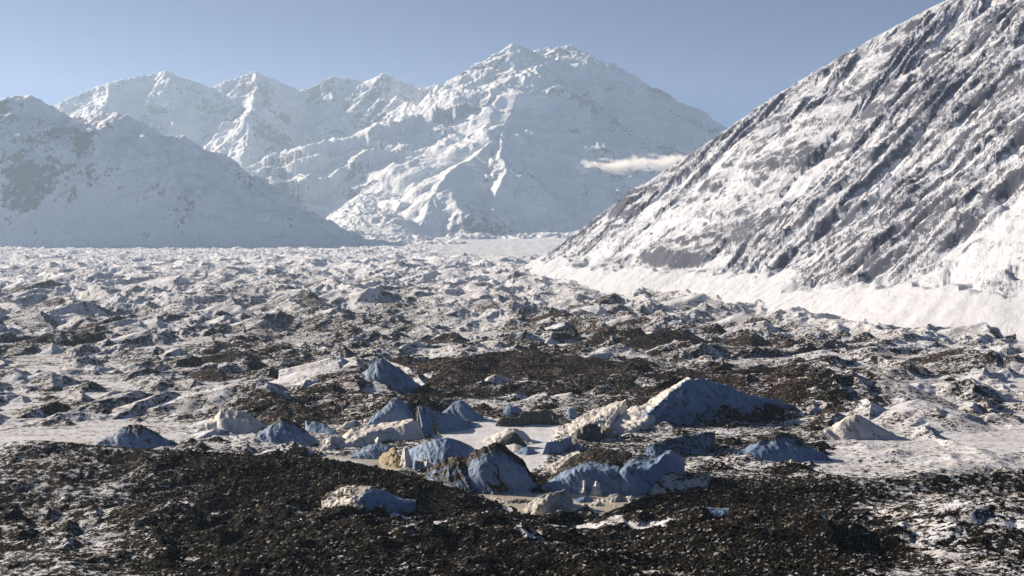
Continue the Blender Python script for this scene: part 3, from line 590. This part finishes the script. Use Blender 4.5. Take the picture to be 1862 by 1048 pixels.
loft('rubble_mound', [[(765, 884), (800, 892), (835, 897), (872, 899)], [(775, 862, 9), (800, 852, 9), (830, 852, 9), (864, 872, 7)], [(778, 853, 17), (800, 838, 18), (820, 829, 19), (840, 828, 19), (856, 838, 17), (870, 862, 12)]], M_ICE, 'rubble covered ice slope with blue streaks left of the dome', 'rubble mound', deb=[.5, .58, 1.1], amp=.9, seed=27, n=100)
loft('ice_ramp', [[(968, 893, 'Y', 628), (991, 884, 'Y', 640), (1015, 868, 'Y', 655), (1036, 850, 'Y', 672), (1056, 827, 'Y', 692)], [(972, 880, 'Y', 645), (986, 868, 'Y', 656), (1008, 857, 'Y', 668), (1032, 840, 'Y', 684), (1053, 822, 'Y', 700)], [(972, 866, 'Y', 664), (985, 855, 'Y', 672), (1006, 843, 'Y', 684), (1030, 830, 'Y', 697), (1051, 819, 'Y', 712)]], M_SNOWICE,
     'sunlit cream ice ramp beside the dome, rising to the right', 'ice slope', GR, deb=[.2, .05, .1], amp=.9, seed=28, n=90, m=60)
loft('ice_cliff', [[(984, 894), (1010, 898), (1050, 899), (1090, 900), (1128, 901)], [(986, 887, 3), (1005, 876, 4), (1026, 866, 5), (1054, 857, 5), (1084, 854, 5), (1124, 857, 5)], [(1002, 868, 16), (1030, 850, 20), (1056, 838, 22), (1090, 836, 22), (1130, 840, 20)], [(1030, 836, 40), (1055, 823, 44), (1075, 817, 44), (1110, 817, 44), (1150, 824, 40)]], M_ICE,
     'straight blue ice cliff along the pond with rubble on top', 'ice cliff', GR, deb=[0, -.1, 1.1, .7], amp=.7, seed=29, n=140, m=110)
loft('ice_cliff', [[(1112, 898), (1140, 902), (1178, 902), (1204, 896), (1240, 884)], [(1112, 884, 3), (1122, 862, 4), (1141, 850, 5), (1180, 853, 6), (1203, 833, 7), (1219, 827, 8), (1240, 842, 8)], [(1128, 842, 22), (1152, 834, 24), (1182, 836, 24), (1206, 822, 26), (1222, 819, 26), (1245, 832, 24)]], M_ICE,
     'curved blue ice slab with a dark crack right of the straight cliff', 'ice cliff', GR, deb=[0, .05, .65], amp=.7, seed=30, n=120, m=80)
loft('rubble_mound', [[(1162, 903), (1200, 902), (1237, 897), (1290, 892)], [(1180, 885, 6), (1208, 872, 6), (1236, 876, 6), (1285, 872, 6)], [(1188, 876, 14), (1213, 858, 16), (1235, 860, 16), (1255, 868, 14), (1290, 855, 16)]], M_SNOWICE, 'sunlit snow and rubble mound at the right end of the pond', 'rubble mound', deb=[.5, .38, .6], amp=.9, seed=31, n=90)
for i, (x0, y0, w, h, lab) in enumerate([(1062, 896, 12, 22, 'small white ice pinnacle against the blue cliff'), (1083, 897, 15, 20, 'second white ice pinnacle right of the first under the cliff')]):
    loft('ice_pinnacle', [[(x0-w*.7, y0+4), (x0, y0+5), (x0+w*.7, y0+4)], [(x0-w*.4, y0-h*.4, 1), (x0, y0-h*.45, 0), (x0+w*.4, y0-h*.3, 1)], [(x0-w*.1, y0-h*.9, 2), (x0+w*.1, y0-h, 2), (x0+w*.3, y0-h*.7, 2.5)]], M_SNOWICE, lab, 'ice block', amp=1.4, seed=34+i, n=30, m=30, crag=.7, back=3)
# --- in the pond
loft('iceberg', [[(954, 931), (968, 938), (990, 939), (1015, 932), (1043, 926)], [(958, 925, 2), (972, 922, 1), (992, 915, -1.5), (1016, 912, 1), (1040, 916, 3)], [(962, 918, 5), (981, 904, 6), (1000, 897, 6), (1022, 891, 7), (1032, 897, 7), (1040, 912, 6)]], M_BERG, 'grey striped iceberg standing in the pond', 'iceberg', amp=1.2, seed=40, n=90, m=70, crag=.8, deb=[0, 0, .1])
FL = [(946, 914, 44, 7, M_DARK, 'long flat dark floe left of the striped iceberg'), (912, 916, 30, 6, M_SNOWICE, 'pale slushy floe close to the rubble hill'), (1062, 912, 40, 10, M_ICE, 'blue white slush floe right of the iceberg'), (1085, 919, 26, 8, M_SNOWICE, 'lumpy white floe in front of the slush'), (1120, 910, 38, 14, M_BERG, 'dark wedge shaped floe with a snowy left side'), (1146, 909, 22, 8, M_SNOWICE, 'small white floe at the right bank of the pond'), (1062, 933, 34, 16, M_DARK, 'black wedge of ice in front of the iceberg'), (1000, 943, 44, 4, M_SNOWICE, 'thin grey ice sheet before the iceberg'), (968, 928, 30, 8, M_SNOWICE, 'crumbled white ice at the iceberg left foot'), (1020, 934, 38, 6, M_TAN, 'low tan ice crumble at the iceberg right foot'),
      (1030, 904, 10, 3, M_SNOWICE, 'tiny white floe behind the iceberg'), (905, 906, 26, 3, M_SNOWICE, 'thin pale floe near the dome')]
for i, (x0, y0, w, h, mt, lab) in enumerate(FL):
    loft('ice_floe', [[(x0-w*.52, y0), (x0-w*.1, y0+h*.3), (x0+w*.52, y0)], [(x0-w*.4, y0-h*.35, 2), (x0, y0-h*.4, 2), (x0+w*.42, y0-h*.3, 2)], [(x0-w*.25, y0-h*.6, 6), (x0+w*.12, y0-h*.85, 6), (x0+w*.3, y0-h*.5, 6)]], mt, lab, 'ice floe', amp=1.3, seed=60+i, n=44, m=30, back=3, crag=.35)
# --- foreground ice
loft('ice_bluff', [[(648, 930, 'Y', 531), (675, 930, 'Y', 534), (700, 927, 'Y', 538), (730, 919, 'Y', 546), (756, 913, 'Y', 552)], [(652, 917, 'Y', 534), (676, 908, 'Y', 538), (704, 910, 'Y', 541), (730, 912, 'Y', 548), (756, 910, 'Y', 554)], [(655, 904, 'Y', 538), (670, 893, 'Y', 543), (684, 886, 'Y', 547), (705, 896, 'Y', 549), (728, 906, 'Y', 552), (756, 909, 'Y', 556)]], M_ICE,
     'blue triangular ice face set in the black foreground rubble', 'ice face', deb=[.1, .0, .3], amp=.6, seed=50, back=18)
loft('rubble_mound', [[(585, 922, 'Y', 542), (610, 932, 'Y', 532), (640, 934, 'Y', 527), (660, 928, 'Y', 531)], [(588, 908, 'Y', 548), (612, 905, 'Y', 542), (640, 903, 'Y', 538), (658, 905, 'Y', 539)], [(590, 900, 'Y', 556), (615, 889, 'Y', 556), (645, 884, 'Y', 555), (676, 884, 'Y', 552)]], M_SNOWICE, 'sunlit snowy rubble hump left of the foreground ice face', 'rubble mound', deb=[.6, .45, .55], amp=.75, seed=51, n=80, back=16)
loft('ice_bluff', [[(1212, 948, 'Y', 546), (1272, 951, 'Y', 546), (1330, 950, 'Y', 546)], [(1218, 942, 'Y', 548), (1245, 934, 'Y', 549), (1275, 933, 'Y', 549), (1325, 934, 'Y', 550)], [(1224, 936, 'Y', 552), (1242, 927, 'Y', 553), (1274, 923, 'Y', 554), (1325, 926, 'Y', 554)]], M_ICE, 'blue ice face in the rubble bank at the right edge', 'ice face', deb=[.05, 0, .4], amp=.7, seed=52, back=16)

# ------------------------------------------------------------------ rubble and boulders
def ico():
    bm = bmesh.new(); bmesh.ops.create_icosphere(bm, subdivisions=1, radius=1)
    v = np.array([p.co[:] for p in bm.verts]); f = np.array([[q.index for q in k.verts] for k in bm.faces]); bm.free(); return v, f
IV, IF = ico()
def rocks(name, x, y, z, size, mat):
    n = len(x); r = rng
    sc = r.uniform(.55, 1.25, (n, 1, 3))*np.array([1.1, 1.0, .75])
    jit = 1+r.uniform(-.42, .36, (n, len(IV), 1))
    V = IV[None]*sc*jit*size[:, None, None]
    a = r.uniform(0, 6.28, n); c, s_ = np.cos(a)[:, None], np.sin(a)[:, None]
    tl = r.uniform(-.5, .5, (n, 1))
    Zt = V[..., 2]+V[..., 0]*tl
    Xr = V[..., 0]*c-V[..., 1]*s_; Yr_ = V[..., 0]*s_+V[..., 1]*c
    co = np.stack([Xr+x[:, None], Yr_+y[:, None], Zt+z[:, None]], -1).reshape(-1, 3).astype(np.float32)
    fa = (IF[None]+(np.arange(n)*len(IV))[:, None, None]).reshape(-1, 3).astype(np.int32)
    me = bpy.data.meshes.new(name)
    me.vertices.add(len(co)); me.vertices.foreach_set('co', co.ravel())
    me.loops.add(fa.size); me.loops.foreach_set('vertex_index', fa.ravel())
    me.polygons.add(len(fa)); me.polygons.foreach_set('loop_start', np.arange(0, fa.size, 3, dtype=np.int32))
    me.update(); me.validate(); me.materials.append(mat)
    o = bpy.data.objects.new(name, me); COL.objects.link(o); return o
def scatter(n, y0, y1, u0, u1, thr):
    y = y0*(y1/y0)**rng.random(n); u = rng.uniform(u0, u1, n); x = (u-CX)/F*y
    d = gsample(GD, x, y); z = gsample(GZ, x, y)
    k = (d+rng.uniform(-.25, .25, n) > thr) & (z > 0.3)
    return x[k], y[k], z[k]
xs, ys, zs = scatter(60000, 400, 640, 250, 1620, .72)
sz = 0.25+1.0*rng.random(len(xs))**6
x2, y2, z2 = scatter(26000, 820, 1250, 500, 1500, .60)
s2 = 0.40+0.8*rng.random(len(x2))**3
x3, y3, z3 = scatter(14000, 1200, 3500, 300, 1500, .36)
s3 = 0.6+1.2*rng.random(len(x3))**3
x4, y4, z4 = scatter(16000, 640, 830, 400, 1500, .52)
s4 = 0.3+0.8*rng.random(len(x4))**4
rub = rocks('rubble', np.r_[xs, x2, x3, x4], np.r_[ys, y2, y3, y4], np.r_[zs, z2, z3, z4], np.r_[sz, s2, s3, s4], M_ROCK)
tag(rub, 'dark broken stones strewn over the glacier surface', 'rubble', kind='stuff')
bu = rng.uniform(880, 1165, 900); bv = rng.uniform(905, 950, 900); bY = Yz(bv)
k = (poly_sd(bu, bv, POND) < -2) & (fbm(bu/26, bv/7, 3, 5) > .02)
br = rocks('brash_ice', (bu[k]-CX)/F*bY[k], bY[k], np.full(k.sum(), .05), .2+.7*rng.random(k.sum())**3, M_SNOWICE)
tag(br, 'small broken ice bits afloat in the pond', 'brash ice', kind='stuff')
protos = [rocks('boulder', np.zeros(1), np.zeros(1), np.zeros(1), np.ones(1), M_ROCK) for _ in range(6)]
def boulder(i, x, y, size, label, group):
    p = protos[i % 6]
    o = p if not p.get('label') else p.copy()
    if o is not p: COL.objects.link(o)
    z = float(gsample(GZ, np.array([x]), np.array([y]))[0])
    o.location = (x, y, z+size*.2); o.scale = (size,)*3; o.rotation_euler = (0, 0, rng.uniform(0, 6.28))
    tag(o, label, 'boulder', group)
bxs, bys, bzs = scatter(1500, 420, 570, 560, 1300, .8)
for i in range(110):
    boulder(i, bxs[i], bys[i], 0.6+0.8*rng.random()**2, 'dark angular boulder among the black rubble of the near moraine', 'boulders of the near moraine')
for i, (px, py, s_, lab) in enumerate([(690, 497, 5, 'dark boulder left on the far snowfield'), (724, 511, 6, 'lone dark boulder below a smooth snow hummock'), (772, 501, 6, 'dark boulder on snow, upper of two close together'), (786, 510, 4.5, 'dark boulder on snow, lower of two close together'), (706, 543, 4, 'flat dark boulder among hummocks at left'), (1251, 553, 5, 'dark boulder on snow near the right edge'), (967, 566, 3, 'small black boulder at the centre of the glacier'), (943, 585, 3, 'small black boulder below the central one'), (803, 492, 4, 'small dark boulder right of the pair on snow')]):
    Yb = Yz(py, 4); boulder(i, (px-CX)/F*Yb, Yb, s_, lab, 'boulders on the far snow')

# ------------------------------------------------------------------ low cloud and air
def cloud():
    s = bpy.data.materials.new('cloud_vapour'); s.use_nodes = True; t = s.node_tree; t.nodes.clear()
    out = t.nodes.new('ShaderNodeOutputMaterial'); pv = t.nodes.new('ShaderNodeVolumePrincipled')
    tc = t.nodes.new('ShaderNodeTexCoord'); nz = t.nodes.new('ShaderNodeTexNoise'); mp = t.nodes.new('ShaderNodeMapping')
    t.links.new(tc.outputs['Object'], mp.inputs[0]); mp.inputs['Scale'].default_value = (3.2, 2.0, 1.0)
    t.links.new(mp.outputs[0], nz.inputs['Vector']); nz.inputs['Scale'].default_value = 1.3; nz.inputs['Detail'].default_value = 5; nz.inputs['Roughness'].default_value = .6
    ln = t.nodes.new('ShaderNodeVectorMath'); ln.operation = 'LENGTH'; t.links.new(tc.outputs['Object'], ln.inputs[0])
    def mth(op, a, b):
        n = t.nodes.new('ShaderNodeMath'); n.operation = op
        for i, v in enumerate((a, b)):
            if isinstance(v, float): n.inputs[i].default_value = v
            else: t.links.new(v, n.inputs[i])
        return n.outputs[0]
    edge = mth('SUBTRACT', 1.0, ln.outputs['Value'])
    d = mth('ADD', edge, mth('MULTIPLY', mth('SUBTRACT', nz.outputs['Fac'], 0.5), 3.4))
    d = mth('MAXIMUM', mth('SUBTRACT', d, 0.45), 0.0)
    t.links.new(mth('MULTIPLY', d, 0.045), pv.inputs['Density'])
    pv.inputs['Color'].default_value = (1, 1, 1, 1); pv.inputs['Anisotropy'].default_value = 0.2
    t.links.new(pv.outputs[0], out.inputs['Volume'])
    for (px, py, Yc, w, h, lab) in [(1130, 301, 9000, 390, 62, 'low white cloud wisp drifting before the mountain, rounded left lobe'), (1215, 295, 9100, 360, 74, 'low white cloud wisp touching the craggy right slope')]:
        bm = bmesh.new(); bmesh.ops.create_icosphere(bm, subdivisions=4, radius=1)
        me = bpy.data.meshes.new('cloud'); bm.to_mesh(me); bm.free(); me.materials.append(s)
        o = bpy.data.objects.new('cloud', me); COL.objects.link(o); o.location = P(px, py, Yc)
        o.scale = (w, 220, h); tag(o, lab, 'cloud')
cloud()
hz = bpy.data.materials.new('thin_air'); hz.use_nodes = True; t = hz.node_tree; t.nodes.clear()
out = t.nodes.new('ShaderNodeOutputMaterial'); pv = t.nodes.new('ShaderNodeVolumePrincipled')
pv.inputs['Color'].default_value = (0.53, 0.71, 0.94, 1); pv.inputs['Density'].default_value = 3.2e-5; pv.inputs['Anisotropy'].default_value = 0.36
t.links.new(pv.outputs[0], out.inputs['Volume'])
zmin = min(float(mz.min()), -401)-1
bm = bmesh.new(); bmesh.ops.create_cube(bm, size=1)
me = bpy.data.meshes.new('haze'); bm.to_mesh(me); bm.free(); me.materials.append(hz)
o = bpy.data.objects.new('haze', me); COL.objects.link(o)
ztop = float(mz.max())+40
o.scale = (24000, 23500, ztop-zmin); o.location = (0, 10500, (ztop+zmin)/2); tag(o, kind='stuff')
